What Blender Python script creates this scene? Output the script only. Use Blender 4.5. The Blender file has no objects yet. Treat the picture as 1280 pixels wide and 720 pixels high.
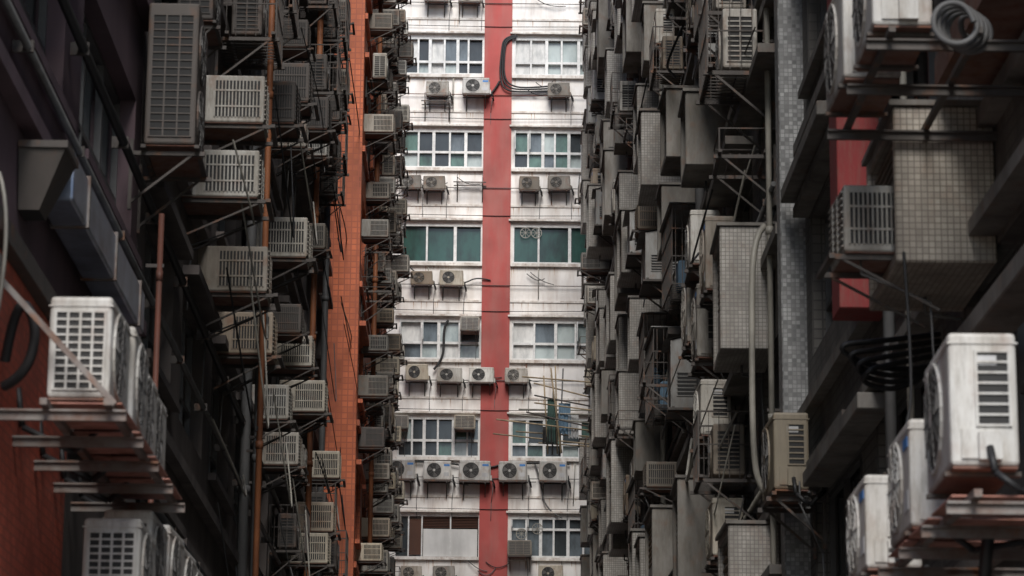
import bpy, bmesh, math, random
from mathutils import Vector, Matrix
rnd = random.Random(11)
C = bpy.context.scene
COL = C.collection

# ------------------------------------------------------------ materials
def _n(nt, t, **kw):
    n = nt.nodes.new(t)
    for k, v in kw.items():
        setattr(n, k, v)
    return n

def mat(name, col, rough=0.8, dirt=(0.05, 0.045, 0.04), amt=0.5, scale=1.5, streak=0.15,
        metal=0.0, bump=0.15, grid=0.0, gridcol=(0.03, 0.03, 0.03), rand=0.0, rust=0.0, spec=0.4,
        streakrust=False, lines=0.0, lo=0.42, hi=0.68, warm=None, tv=(0.75, 1.2), grime=0.0):
    m = bpy.data.materials.new(name)
    m.use_nodes = True
    nt = m.node_tree
    L = nt.links.new
    b = nt.nodes['Principled BSDF']
    b.inputs['Roughness'].default_value = rough
    b.inputs['Metallic'].default_value = metal
    b.inputs['Specular IOR Level'].default_value = spec
    geo = _n(nt, 'ShaderNodeNewGeometry')
    mp = _n(nt, 'ShaderNodeMapping')
    mp.inputs['Scale'].default_value = (scale, scale, scale * streak)
    L(geo.outputs['Position'], mp.inputs['Vector'])
    nz = _n(nt, 'ShaderNodeTexNoise')
    nz.inputs['Scale'].default_value = 1.0
    nz.inputs['Detail'].default_value = 8
    nz.inputs['Roughness'].default_value = 0.65
    L(mp.outputs[0], nz.inputs['Vector'])
    rp = _n(nt, 'ShaderNodeMapRange')
    rp.inputs['From Min'].default_value = lo
    rp.inputs['From Max'].default_value = hi
    rp.inputs['To Max'].default_value = amt
    L(nz.outputs['Fac'], rp.inputs['Value'])
    mx = _n(nt, 'ShaderNodeMix', data_type='RGBA')
    mx.inputs[6].default_value = (*col, 1)
    mx.inputs[7].default_value = (*dirt, 1)
    L(rp.outputs[0], mx.inputs[0])
    out = mx.outputs[2]
    if rand > 0:
        oi = _n(nt, 'ShaderNodeObjectInfo')
        if warm:
            wn0 = _n(nt, 'ShaderNodeTexWhiteNoise', noise_dimensions='1D')
            L(oi.outputs['Random'], wn0.inputs['W'])
            pw = _n(nt, 'ShaderNodeMath', operation='POWER'); pw.inputs[1].default_value = 2.0
            L(wn0.outputs['Value'], pw.inputs[0])
            mw = _n(nt, 'ShaderNodeMix', data_type='RGBA')
            mw.inputs[7].default_value = (*warm, 1)
            L(pw.outputs[0], mw.inputs[0]); L(out, mw.inputs[6])
            out = mw.outputs[2]
        hs = _n(nt, 'ShaderNodeHueSaturation')
        mr = _n(nt, 'ShaderNodeMapRange')
        mr.inputs['To Min'].default_value = 1 - rand
        mr.inputs['To Max'].default_value = 1 + rand * 0.5
        L(oi.outputs['Random'], mr.inputs['Value'])
        L(mr.outputs[0], hs.inputs['Value'])
        L(out, hs.inputs['Color'])
        out = hs.outputs['Color']
    nb = _n(nt, 'ShaderNodeTexNoise')
    nb.inputs['Scale'].default_value = 0.9
    nb.inputs['Detail'].default_value = 5
    L(geo.outputs['Position'], nb.inputs['Vector'])
    r2 = _n(nt, 'ShaderNodeMapRange')
    r2.inputs['From Min'].default_value = 0.3
    r2.inputs['From Max'].default_value = 0.7
    r2.inputs['To Min'].default_value = 0.75
    r2.inputs['To Max'].default_value = 1.1
    L(nb.outputs['Fac'], r2.inputs['Value'])
    mm = _n(nt, 'ShaderNodeVectorMath', operation='SCALE')
    L(out, mm.inputs[0]); L(r2.outputs[0], mm.inputs['Scale'])
    out = mm.outputs[0]
    if grime > 0:
        # fine speckled grime, drips running down the casing
        mpg = _n(nt, 'ShaderNodeMapping'); mpg.inputs['Scale'].default_value = (22, 22, 3.5)
        L(geo.outputs['Position'], mpg.inputs['Vector'])
        ng = _n(nt, 'ShaderNodeTexNoise'); ng.inputs['Scale'].default_value = 1.0; ng.inputs['Detail'].default_value = 9; ng.inputs['Roughness'].default_value = 0.75
        L(mpg.outputs[0], ng.inputs['Vector'])
        rg = _n(nt, 'ShaderNodeMapRange'); rg.inputs['From Min'].default_value = 0.46; rg.inputs['From Max'].default_value = 0.66; rg.inputs['To Max'].default_value = grime
        L(ng.outputs['Fac'], rg.inputs['Value'])
        mg = _n(nt, 'ShaderNodeMix', data_type='RGBA'); mg.inputs[7].default_value = (0.15, 0.125, 0.095, 1)
        L(rg.outputs[0], mg.inputs[0]); L(out, mg.inputs[6]); out = mg.outputs[2]
    if rust > 0:
        mp2 = _n(nt, 'ShaderNodeMapping')
        mp2.inputs['Scale'].default_value = (5, 5, 0.45) if streakrust else (6, 6, 5)
        mp2.inputs['Location'].default_value = (3.3, 7.1, 2.2)
        L(geo.outputs['Position'], mp2.inputs['Vector'])
        n2 = _n(nt, 'ShaderNodeTexNoise')
        n2.inputs['Scale'].default_value = 1.0
        n2.inputs['Detail'].default_value = 6
        L(mp2.outputs[0], n2.inputs['Vector'])
        r3 = _n(nt, 'ShaderNodeMapRange')
        r3.inputs['From Min'].default_value = 0.55
        r3.inputs['From Max'].default_value = 0.72
        r3.inputs['To Max'].default_value = rust
        L(n2.outputs['Fac'], r3.inputs['Value'])
        m3 = _n(nt, 'ShaderNodeMix', data_type='RGBA')
        m3.inputs[7].default_value = (0.20, 0.09, 0.045, 1)
        L(r3.outputs[0], m3.inputs[0]); L(out, m3.inputs[6])
        out = m3.outputs[2]
    hgt = nz.outputs['Fac']
    if grid > 0 or lines > 0:
        sp = _n(nt, 'ShaderNodeSeparateXYZ'); L(geo.outputs['Position'], sp.inputs[0])
        sn = _n(nt, 'ShaderNodeSeparateXYZ'); L(geo.outputs['True Normal'], sn.inputs[0])
        res = None
        step = grid if grid > 0 else lines
        for ax in ((0, 1, 2) if grid > 0 else (2,)):
            d = _n(nt, 'ShaderNodeMath', operation='DIVIDE'); d.inputs[1].default_value = step
            L(sp.outputs[ax], d.inputs[0])
            fr = _n(nt, 'ShaderNodeMath', operation='FRACT'); L(d.outputs[0], fr.inputs[0])
            lt = _n(nt, 'ShaderNodeMath', operation='LESS_THAN'); lt.inputs[1].default_value = 0.17
            L(fr.outputs[0], lt.inputs[0])
            ab = _n(nt, 'ShaderNodeMath', operation='ABSOLUTE'); L(sn.outputs[ax], ab.inputs[0])
            l2 = _n(nt, 'ShaderNodeMath', operation='LESS_THAN'); l2.inputs[1].default_value = 0.5
            L(ab.outputs[0], l2.inputs[0])
            mu = _n(nt, 'ShaderNodeMath', operation='MULTIPLY')
            L(lt.outputs[0], mu.inputs[0]); L(l2.outputs[0], mu.inputs[1])
            if res is None: res = mu.outputs[0]
            else:
                mxm = _n(nt, 'ShaderNodeMath', operation='MAXIMUM')
                L(res, mxm.inputs[0]); L(mu.outputs[0], mxm.inputs[1]); res = mxm.outputs[0]
        sc = _n(nt, 'ShaderNodeVectorMath', operation='SCALE'); sc.inputs['Scale'].default_value = 1 / step
        L(geo.outputs['Position'], sc.inputs[0])
        fl = _n(nt, 'ShaderNodeVectorMath', operation='FLOOR'); L(sc.outputs[0], fl.inputs[0])
        wn = _n(nt, 'ShaderNodeTexWhiteNoise'); L(fl.outputs[0], wn.inputs['Vector'])
        r4 = _n(nt, 'ShaderNodeMapRange')
        r4.inputs['To Min'].default_value = tv[0]; r4.inputs['To Max'].default_value = tv[1]
        L(wn.outputs['Value'], r4.inputs['Value'])
        vs = _n(nt, 'ShaderNodeVectorMath', operation='SCALE')
        L(out, vs.inputs[0]); L(r4.outputs[0], vs.inputs['Scale'])
        m4 = _n(nt, 'ShaderNodeMix', data_type='RGBA')
        m4.inputs[7].default_value = (*gridcol, 1)
        L(res, m4.inputs[0]); L(vs.outputs[0], m4.inputs[6])
        out = m4.outputs[2]
    L(out, b.inputs['Base Color'])
    if bump > 0:
        bp = _n(nt, 'ShaderNodeBump')
        bp.inputs['Strength'].default_value = bump
        bp.inputs['Distance'].default_value = 0.02
        L(hgt, bp.inputs['Height']); L(bp.outputs[0], b.inputs['Normal'])
    return m

M = {}
M['white'] = mat('facade_plaster', (0.88, 0.855, 0.82), dirt=(0.62, 0.56, 0.50), amt=0.75, scale=2.6, streak=0.2, rust=0.28, streakrust=True)
M['whitetrim'] = mat('facade_trim', (0.80, 0.77, 0.72), dirt=(0.36, 0.28, 0.22), amt=0.75, scale=4, streak=0.6, rust=0.5)
M['red'] = mat('red_paint', (0.42, 0.085, 0.075), dirt=(0.36, 0.15, 0.13), amt=0.8, scale=1.8, streak=0.2)
M['stain'] = mat('rust_stain', (0.62, 0.50, 0.40), dirt=(0.36, 0.22, 0.14), amt=0.9, scale=7, streak=0.2, bump=0.0)
M['frame'] = mat('window_frame', (0.76, 0.76, 0.74), 0.5, amt=0.3, scale=6, streak=1)
M['framedk'] = mat('window_frame_dark', (0.12, 0.12, 0.12), 0.5, amt=0.3, scale=6, streak=1)
def glass(name, col, r=0.12, dirt=(0.02, 0.02, 0.02), amt=0.7, sc=2.5):
    return mat(name, col, r, dirt=dirt, amt=amt, scale=sc, streak=0.4, bump=0.03, spec=0.6)
M['g_dark'] = glass('glass_dark', (0.045, 0.055, 0.06))
M['g_blue'] = glass('glass_grey', (0.15, 0.18, 0.20))
M['g_green'] = glass('glass_green', (0.12, 0.21, 0.18))
M['g_dgreen'] = glass('glass_deep_green', (0.035, 0.09, 0.075))
M['g_pale'] = glass('glass_pale', (0.44, 0.50, 0.49), dirt=(0.16, 0.2, 0.2))
M['g_curt'] = glass('curtain_white', (0.64, 0.64, 0.62), 0.4, dirt=(0.28, 0.3, 0.3), sc=6)
M['board'] = mat('board_white', (0.70, 0.70, 0.68), amt=0.3)
M['wood'] = mat('wood_slat', (0.09, 0.04, 0.025), amt=0.4)
M['ac'] = mat('ac_shell', (0.60, 0.585, 0.54), 0.5, dirt=(0.24, 0.20, 0.15), amt=0.75, scale=3.5, streak=0.35, rand=0.45, rust=0.4, bump=0.05, warm=(0.46, 0.39, 0.28), grime=0.5)
M['acn'] = mat('ac_shell_white', (0.60, 0.59, 0.56), 0.5, dirt=(0.34, 0.30, 0.25), amt=0.7, scale=5, streak=0.35, rand=0.15, rust=0.35, bump=0.05, grime=0.45)
M['acold'] = mat('ac_shell_aged', (0.42, 0.40, 0.36), 0.6, dirt=(0.15, 0.125, 0.10), amt=0.75, scale=3.5, streak=0.35, rand=0.55, rust=0.55, bump=0.05, warm=(0.33, 0.25, 0.17), grime=0.6)
M['acdk'] = mat('ac_shell_brown', (0.10, 0.085, 0.075), 0.6, amt=0.6, scale=3, rand=0.4, rust=0.4)
M['vent'] = mat('ac_vent_dark', (0.022, 0.022, 0.022), 0.7, amt=0.2)
M['fin'] = mat('ac_fins', (0.13, 0.125, 0.12), 0.5, amt=0.4, metal=0.3)
M['blue'] = mat('label_blue', (0.05, 0.2, 0.5), 0.5, amt=0.2)
M['steel'] = mat('bracket_steel', (0.095, 0.083, 0.075), 0.65, amt=0.6, scale=6, streak=1, rust=0.8, metal=0.2)
M['steelw'] = mat('galvanised_steel', (0.21, 0.19, 0.175), 0.6, dirt=(0.12, 0.065, 0.045), amt=0.9, scale=6, streak=1, rust=1.0, metal=0.15)
M['rustm'] = mat('rusty_tray', (0.20, 0.12, 0.095), 0.8, dirt=(0.14, 0.05, 0.03), amt=0.9, scale=8, streak=1, rust=0.8)
M['tray'] = mat('red_lead_tray', (0.46, 0.22, 0.175), 0.8, dirt=(0.22, 0.09, 0.06), amt=0.9, scale=7, streak=1, rust=0.7)
M['black'] = mat('black_rubber', (0.015, 0.015, 0.016), 0.55, amt=0.2)
M['pvc'] = mat('pale_pvc', (0.38, 0.36, 0.31), 0.5, amt=0.6, scale=3, streak=0.4)
M['pipeor'] = mat('orange_pipe', (0.30, 0.11, 0.045), 0.6, dirt=(0.10, 0.045, 0.03), amt=0.8, scale=3, streak=0.4)
M['piper'] = mat('rust_red_pipe', (0.16, 0.055, 0.035), 0.6, amt=0.6, scale=3, streak=0.4)
M['pipeg'] = mat('grey_pipe', (0.13, 0.13, 0.13), 0.6, amt=0.6, scale=3, streak=0.4)
M['mosaic'] = mat('mosaic_tile_grey', (0.38, 0.36, 0.325), 0.5, dirt=(0.13, 0.11, 0.09), amt=0.8, scale=2.0, streak=0.35, grid=0.045, gridcol=(0.15, 0.135, 0.12), rust=0.25, tv=(0.85, 1.12))
M['mosaicb'] = mat('mosaic_tile_brown', (0.42, 0.38, 0.32), 0.5, dirt=(0.15, 0.12, 0.095), amt=0.8, scale=2.0, streak=0.35, grid=0.042, gridcol=(0.15, 0.125, 0.10), rust=0.3, tv=(0.85, 1.12))
M['mosaicl'] = mat('mosaic_tile_light', (0.36, 0.36, 0.35), 0.45, dirt=(0.12, 0.12, 0.12), amt=0.7, scale=2.0, streak=0.35, grid=0.045, gridcol=(0.17, 0.17, 0.17), tv=(0.5, 1.35))
M['render'] = mat('cement_render', (0.32, 0.30, 0.27), 0.85, dirt=(0.09, 0.08, 0.065), amt=0.85, scale=2.4, streak=0.3, rand=0.3, rust=0.3, grime=0.4)
M['sheet'] = mat('painted_sheet', (0.42, 0.42, 0.405), 0.6, dirt=(0.14, 0.12, 0.10), amt=0.75, scale=2.8, streak=0.3, rand=0.4, rust=0.5, grime=0.5)
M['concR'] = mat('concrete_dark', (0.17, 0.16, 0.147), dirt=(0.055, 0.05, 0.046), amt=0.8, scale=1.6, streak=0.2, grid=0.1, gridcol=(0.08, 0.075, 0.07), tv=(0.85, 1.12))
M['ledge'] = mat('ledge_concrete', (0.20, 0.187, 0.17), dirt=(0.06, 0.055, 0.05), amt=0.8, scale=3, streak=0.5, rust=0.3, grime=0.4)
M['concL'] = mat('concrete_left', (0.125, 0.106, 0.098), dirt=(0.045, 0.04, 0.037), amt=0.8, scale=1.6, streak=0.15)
M['mauve'] = mat('mauve_paint', (0.15, 0.10, 0.115), dirt=(0.07, 0.055, 0.06), amt=0.6, scale=1.2, streak=0.2)
M['brickred'] = mat('orange_red_tile', (0.62, 0.13, 0.075), 0.55, dirt=(0.34, 0.07, 0.045), amt=0.8, scale=1.6, streak=0.3, grid=0.06, gridcol=(0.26, 0.07, 0.045), tv=(0.72, 1.15))
M['orange'] = mat('orange_tile', (0.66, 0.175, 0.07), 0.55, dirt=(0.36, 0.095, 0.045), amt=0.9, scale=1.8, streak=0.2, grid=0.12, gridcol=(0.40, 0.10, 0.05), tv=(0.82, 1.12))
M['redr'] = mat('crimson_paint', (0.26, 0.035, 0.035), dirt=(0.12, 0.03, 0.03), amt=0.8, grime=0.4)
M['asph'] = mat('asphalt', (0.05, 0.05, 0.05), amt=0.4)
M['pave'] = mat('paving', (0.2, 0.19, 0.18), grid=0.4, gridcol=(0.07, 0.07, 0.07))
M['bamboo'] = mat('bamboo', (0.40, 0.31, 0.2), amt=0.6, scale=5)
M['clothb'] = mat('cloth_blue', (0.16, 0.26, 0.36), 0.95, amt=0.5)
M['clothg'] = mat('cloth_green', (0.08, 0.16, 0.14), 0.95, amt=0.5)
M['clothw'] = mat('cloth_white', (0.55, 0.55, 0.55), 0.95, amt=0.4)
M['duct'] = mat('duct_metal', (0.42, 0.47, 0.58), 0.3, amt=0.5, scale=3, streak=1, metal=0.6)

# ------------------------------------------------------------ mesh builder
class MB:
    def __init__(s):
        s.v = []; s.f = []; s.mi = []; s.ms = []; s.sm = []
    def m(s, key):
        if key not in s.ms: s.ms.append(key)
        return s.ms.index(key)
    def box(s, x0, x1, y0, y1, z0, z1, k):
        if x0 > x1: x0, x1 = x1, x0
        if y0 > y1: y0, y1 = y1, y0
        i = len(s.v)
        s.v += [(x0,y0,z0),(x1,y0,z0),(x1,y1,z0),(x0,y1,z0),(x0,y0,z1),(x1,y0,z1),(x1,y1,z1),(x0,y1,z1)]
        for f in ((0,3,2,1),(4,5,6,7),(0,1,5,4),(1,2,6,5),(2,3,7,6),(3,0,4,7)):
            s.f.append(tuple(i+a for a in f)); s.mi.append(s.m(k)); s.sm.append(False)
    def bbox(s, x0, x1, y0, y1, z0, z1, k, bev=0.02, seg=2):
        bm = bmesh.new()
        bmesh.ops.create_cube(bm, size=1)
        for v in bm.verts:
            v.co = Vector(((x0+x1)/2+v.co.x*(x1-x0), (y0+y1)/2+v.co.y*(y1-y0), (z0+z1)/2+v.co.z*(z1-z0)))
        bmesh.ops.bevel(bm, geom=bm.edges[:], offset=bev, segments=seg, affect='EDGES', profile=0.5)
        i = len(s.v)
        bm.verts.index_update()
        s.v += [tuple(v.co) for v in bm.verts]
        for f in bm.faces:
            s.f.append(tuple(i+v.index for v in f.verts)); s.mi.append(s.m(k)); s.sm.append(False)
        bm.free()
    def rod(s, p0, p1, r, k, n=4, cap=True):
        p0 = Vector(p0); p1 = Vector(p1)
        d = (p1-p0).normalized()
        a = Vector((0,0,1)) if abs(d.z) < 0.9 else Vector((1,0,0))
        u = d.cross(a).normalized(); w = d.cross(u)
        i = len(s.v)
        off = math.pi/4 if n == 4 else 0
        for p in (p0, p1):
            for j in range(n):
                t = 2*math.pi*j/n+off
                s.v.append(tuple(p+(u*math.cos(t)+w*math.sin(t))*r))
        for j in range(n):
            s.f.append((i+j, i+(j+1)%n, i+n+(j+1)%n, i+n+j)); s.mi.append(s.m(k)); s.sm.append(n > 5)
        if cap:
            s.f.append(tuple(i+j for j in range(n))[::-1]); s.mi.append(s.m(k)); s.sm.append(False)
            s.f.append(tuple(i+n+j for j in range(n))); s.mi.append(s.m(k)); s.sm.append(False)
    def path(s, pts, r, k, n=6):
        for a, b in zip(pts[:-1], pts[1:]):
            s.rod(a, b, r, k, n)
    def ringx(s, x, cy, cz, R, r, k, n=20):
        pts = [(x, cy+R*math.cos(2*math.pi*j/n), cz+R*math.sin(2*math.pi*j/n)) for j in range(n+1)]
        for a, b in zip(pts[:-1], pts[1:]): s.rod(a, b, r, k, 4, False)
    def diskx(s, x, cy, cz, R, k, n=20):
        i = len(s.v)
        for j in range(n):
            t = 2*math.pi*j/n
            s.v.append((x, cy+R*math.cos(t), cz+R*math.sin(t)))
        s.f.append(tuple(range(i, i+n))); s.mi.append(s.m(k)); s.sm.append(False)
    def quad(s, pts, k):
        i = len(s.v); s.v += [tuple(p) for p in pts]
        s.f.append(tuple(range(i, i+len(pts)))); s.mi.append(s.m(k)); s.sm.append(False)
    def mesh(s, name):
        me = bpy.data.meshes.new(name)
        me.from_pydata(s.v, [], s.f)
        for k in s.ms: me.materials.append(M[k])
        me.polygons.foreach_set('material_index', s.mi)
        me.polygons.foreach_set('use_smooth', s.sm)
        me.update()
        return me

def obj(name, me, loc=(0,0,0), rz=0, sc=(1,1,1), parent=None):
    o = bpy.data.objects.new(name, me)
    o.location = loc; o.rotation_euler = (0, 0, rz); o.scale = sc
    COL.objects.link(o)
    if parent: o.parent = parent
    return o
def empty(name, loc=(0,0,0)):
    return obj(name, None, loc)

# ------------------------------------------------------------ AC templates: outward = +x, wall at x = 0
def bracket(b, w, d, k='steel', drop=0.38, x0=0.0, plate=True):
    for y in (-w, w):
        b.box(0, d+0.06, y-0.018, y+0.018, -0.05, -0.012, k)
        b.rod((x0+0.01, y, -drop), (d-0.05, y, -0.045), 0.015, k)
        b.box(x0, x0+0.03, y-0.02, y+0.02, -drop-0.06, 0.1, k)
    b.box(d-0.02, d+0.02, -w-0.12, w+0.12, -0.012, 0.018, k)
    b.box(0.10, 0.14, -w-0.12, w+0.12, -0.012, 0.018, k)

def sidegrid(b, x0, x1, y, sgn, z0, z1, rows, cols, shell):
    b.box(x0, x1, y, y+sgn*0.003, z0, z1, 'vent')
    t = 0.011
    for i in range(rows+1):
        z = z0+(z1-z0)*i/rows
        b.box(x0-0.004, x1+0.004, y, y+sgn*0.012, z-t/2, z+t/2, shell)
    for i in range(cols+1):
        x = x0+(x1-x0)*i/cols
        b.box(x-t*0.6, x+t*0.6, y, y+sgn*0.015, z0-t/2, z1+t/2, shell)

def fan(b, x, cy, cz, R, shell, dark=True):
    b.diskx(x+0.002, cy, cz, R, 'vent')
    b.ringx(x+0.004, cy, cz, R, 0.014, shell, 24)
    for a in range(3):
        t0 = a*2*math.pi/3+0.4
        pts = [(x+0.006, cy+R*0.2*math.cos(t0), cz+R*0.2*math.sin(t0))]
        for j in range(5):
            t = t0+j*0.2
            pts.append((x+0.006, cy+R*0.85*math.cos(t), cz+R*0.85*math.sin(t)))
        b.quad(pts, 'fin')
    for rr in (0.3, 0.5, 0.68, 0.85):
        b.ringx(x+0.016, cy, cz, R*rr, 0.0035, 'fin' if dark else shell, 18)
    for a in range(10):
        t = a*math.pi/5
        b.rod((x+0.018, cy+R*0.15*math.cos(t), cz+R*0.15*math.sin(t)), (x+0.018, cy+R*math.cos(t), cz+R*math.sin(t)), 0.0035, 'fin' if dark else shell, 4, False)
    b.diskx(x+0.022, cy, cz, R*0.17, shell, 12)

def split(shell, dark, label, W=0.82, H=0.58, D=0.30, gap=0.16, hose=True, galv='steel', x0=0.0, drop=0.38, cols=2, near='grid', br=True, drain=True):
    b = MB(); w = W/2
    b.bbox(gap, gap+D, -w, w, 0.035, H, shell, 0.022)
    b.box(gap-0.006, gap+D+0.006, -w-0.006, w+0.006, H-0.06, H-0.052, shell)
    b.box(gap+0.01, gap+D-0.01, -w+0.01, w-0.01, 0.022, 0.034, 'rustm')
    fan(b, gap+D, -0.10, H*0.53, H*0.39, shell, dark)
    if near == 'grid':
        sidegrid(b, gap+0.035, gap+D-0.035, -w, -1, 0.08, H-0.09, 10, cols, shell)
    sidegrid(b, gap+0.04, gap+D-0.13, w, 1, 0.24, H-0.1, 7, 1, shell)
    b.box(gap+D*0.55, gap+D*0.85, w, w+0.012, 0.07, 0.22, shell)
    b.box(gap+D*0.3, gap+D*0.62, w, w+0.004, H-0.17, H-0.12, 'clothw')
    b.box(gap-0.004, gap-0.001, -w+0.04, w-0.12, 0.08, H-0.05, 'fin')
    if label:
        b.box(gap+D, gap+D+0.004, 0.2, 0.37, H-0.15, H-0.09, 'blue')
        b.box(gap+D, gap+D+0.003, 0.2, 0.35, 0.14, 0.25, 'clothw')
    b.box(gap+0.09, gap+0.20, w, w+0.05, 0.06, 0.20, shell)
    for y in (-w+0.12, w-0.12):
        b.box(gap-0.02, gap+D+0.02, y-0.025, y+0.025, 0.0, 0.022, 'steel')
    if br: bracket(b, w-0.12, gap+D, galv, drop, x0)
    if hose:
        b.path([(gap+0.15, w+0.05, 0.12), (gap+0.14, w+0.12, -0.02), (gap+0.02, w+0.14, -0.12), (0.03, w+0.1, 0.02), (0.0, w+0.06, 0.25)], 0.02, 'black')
        if drain: b.path([(gap+0.1, w+0.05, 0.09), (gap+0.1, w+0.09, -0.1), (0.06, w+0.05, -0.5), (0.04, w+0.05, -1.0)], 0.009, 'pipeg')
    return b.mesh('split_unit')

def windowac(shell, W=0.62, H=0.43, D=0.62, n=13):
    b = MB(); w = W/2
    b.bbox(-0.05, D, -w, w, 0.0, H, shell, 0.014)
    for sgn in (-1, 1):
        b.box(D*0.30, D-0.035, sgn*w, sgn*(w+0.003), 0.05, H-0.05, 'vent')
        for i in range(n+1):
            x = D*0.30+(D*0.70-0.035)*i/n
            b.box(x-0.005, x+0.006, sgn*w, sgn*(w+0.013), 0.045, H-0.045, shell)
        for q in (0.33, 0.67):
            b.box(D*0.30, D-0.035, sgn*w, sgn*(w+0.015), H*q-0.007, H*q+0.007, shell)
    b.box(D, D+0.003, -w+0.035, w-0.035, 0.035, H-0.035, 'fin')
    for i in range(9):
        z = 0.04+(H-0.08)*i/8
        b.box(D, D+0.014, -w+0.03, w-0.03, z-0.005, z+0.005, shell)
    for y in (-w*0.33, w*0.33):
        b.box(D, D+0.017, y-0.006, y+0.006, 0.03, H-0.03, shell)
    b.box(0.0, D-0.01, -w+0.01, w-0.01, -0.008, -0.002, 'rustm')
    for y in (-w+0.05, w-0.05):
        b.box(0, D+0.1, y-0.015, y+0.015, -0.045, -0.012, 'steel')
        b.rod((0.0, y, -0.36), (D, y, -0.045), 0.012, 'steel')
    b.box(D+0.06, D+0.1, -w, w, -0.045, -0.014, 'steel')
    b.path([(D*0.8, w*0.6, -0.01), (D*0.8, w*0.62, -0.12), (0.05, w*0.7, -0.3), (0.03, w*0.7, -0.9)], 0.008, 'pipeg')
    return b.mesh('window_unit')

def cagedac(shell):
    b = MB(); W = 0.95; w = W/2; D = 0.62; H = 0.72
    b.bbox(0.15, 0.47, -0.4, 0.4, 0.04, 0.6, shell, 0.02)
    fan(b, 0.47, -0.08, 0.32, 0.22, shell)
    sidegrid(b, 0.19, 0.43, -0.4, -1, 0.1, 0.52, 9, 2, shell)
    sidegrid(b, 0.19, 0.43, 0.4, 1, 0.1, 0.52, 9, 2, shell)
    for y in (-w, w):
        for x in (0.02, D):
            b.rod((x, y, -0.03), (x, y, H), 0.012, 'steel')
        b.rod((0.0, y, H), (D, y, H), 0.012, 'steel')
        b.rod((0.0, y, H/2), (D, y, H/2), 0.009, 'steel')
        for i in range(1, 6):
            b.rod((D*i/6, y, 0), (D*i/6, y, H), 0.005, 'steel')
    for z in (-0.02, H/2, H):
        b.rod((D, -w, z), (D, w, z), 0.011, 'steel')
    for i in range(1, 10):
        y = -w+W*i/10
        b.rod((0, y, -0.02), (D, y, -0.02), 0.007, 'steel')
        b.rod((D, y, -0.02), (D, y, H), 0.006, 'steel')
    bracket(b, w-0.02, D-0.02, 'steel', 0.5)
    return b.mesh('caged_unit')

def tallac(shell):
    b = MB(); W = 0.95; w = W/2; D = 0.42; H = 1.38
    b.bbox(0.12, 0.12+D, -w, w, 0.03, H, shell, 0.02)
    fan(b, 0.12+D, -0.1, H*0.27, 0.27, shell); fan(b, 0.12+D, -0.1, H*0.73, 0.27, shell)
    for s in (-1, 1):
        sidegrid(b, 0.16, 0.08+D, s*w, s, 0.1, H-0.12, 16, 3, shell)
    bracket(b, w-0.1, D+0.14, 'steel', 0.5)
    b.box(0.12, 0.12+D, -w+0.02, w-0.02, 0.018, 0.028, 'rustm')
    return b.mesh('tall_unit')

def emptyrack():
    b = MB(); w = 0.42; D = 0.62
    bracket(b, w, D, 'steel', 0.5)
    for i in range(6):
        x = 0.1+i*0.1
        b.rod((x, -w, 0.0), (x, w, 0.0), 0.008, 'steel')
    b.rod((D, -w, 0), (D, -w, 0.28), 0.011, 'steel'); b.rod((D, w, 0), (D, w, 0.28), 0.011, 'steel')
    b.rod((D, -w, 0.28), (D, w, 0.28), 0.011, 'steel')
    b.rod((0, -w, 0.28), (D, -w, 0.28), 0.009, 'steel'); b.rod((0, w, 0.28), (D, w, 0.28), 0.009, 'steel')
    return b.mesh('rack')

def windowcage():
    # projecting security cage over a window, with a shelf of junk
    b = MB(); w = 0.8; D = 0.5; H = 1.15
    for z in (0, 0.4, 0.8, H):
        b.rod((0, -w, z), (D, -w, z), 0.012, 'steel'); b.rod((0, w, z), (D, w, z), 0.012, 'steel'); b.rod((D, -w, z), (D, w, z), 0.012, 'steel')
    for i in range(15):
        y = -w+2*w*i/14
        b.rod((D, y, 0), (D, y, H), 0.007, 'steel'); b.rod((0, y, 0), (D, y, 0), 0.007, 'steel')
    for i in range(5):
        x = D*i/5+0.05
        b.rod((x, -w, 0), (x, -w, H), 0.007, 'steel'); b.rod((x, w, 0), (x, w, H), 0.007, 'steel')
    b.box(-0.01, D+0.04, -w-0.03, w+0.03, H+0.01, H+0.025, 'sheet')
    b.bbox(0.1, 0.4, -0.6, -0.25, 0.02, 0.3, 'render', 0.02, 1)
    b.bbox(0.08, 0.38, 0.1, 0.5, 0.02, 0.42, 'clothb', 0.03, 1)
    return b.mesh('window_cage')

def tilebox(W=1.25, H=1.15, D=0.62, k='mosaic', cap='ledge'):
    b = MB(); w = W/2
    b.bbox(0, D, -w, -w+0.09, 0, H, k, 0.012, 1)
    b.bbox(0, D, w-0.09, w, 0, H, k, 0.012, 1)
    b.bbox(0, D-0.003, -w+0.088, w-0.088, 0.003, 0.09, k, 0.01, 1)
    b.bbox(0, D-0.003, -w+0.088, w-0.088, H-0.09, H-0.003, k, 0.01, 1)
    b.box(0, D-0.05, -w+0.09, w-0.09, 0.09, H*0.45, k)
    b.box(0, D-0.15, -w+0.09, w-0.09, H*0.45, H-0.09, 'vent')
    n = 7
    for i in range(n):
        z = H*0.5+(H*0.5-0.16)*i/(n-1)
        b.box(D-0.15, D-0.05, -w+0.09, w-0.09, z-0.012, z+0.012, 'acold')
    b.box(0.0, D+0.03, -w-0.03, w+0.03, H+0.002, H+0.04, cap)
    b.path([(D*0.5, -w*0.4, 0), (D*0.5, -w*0.4, -0.12), (0.08, -w*0.4, -0.16), (0.05, -w*0.4, -0.8)], 0.016, 'pipeg')
    return b.mesh('tile_box')

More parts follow.
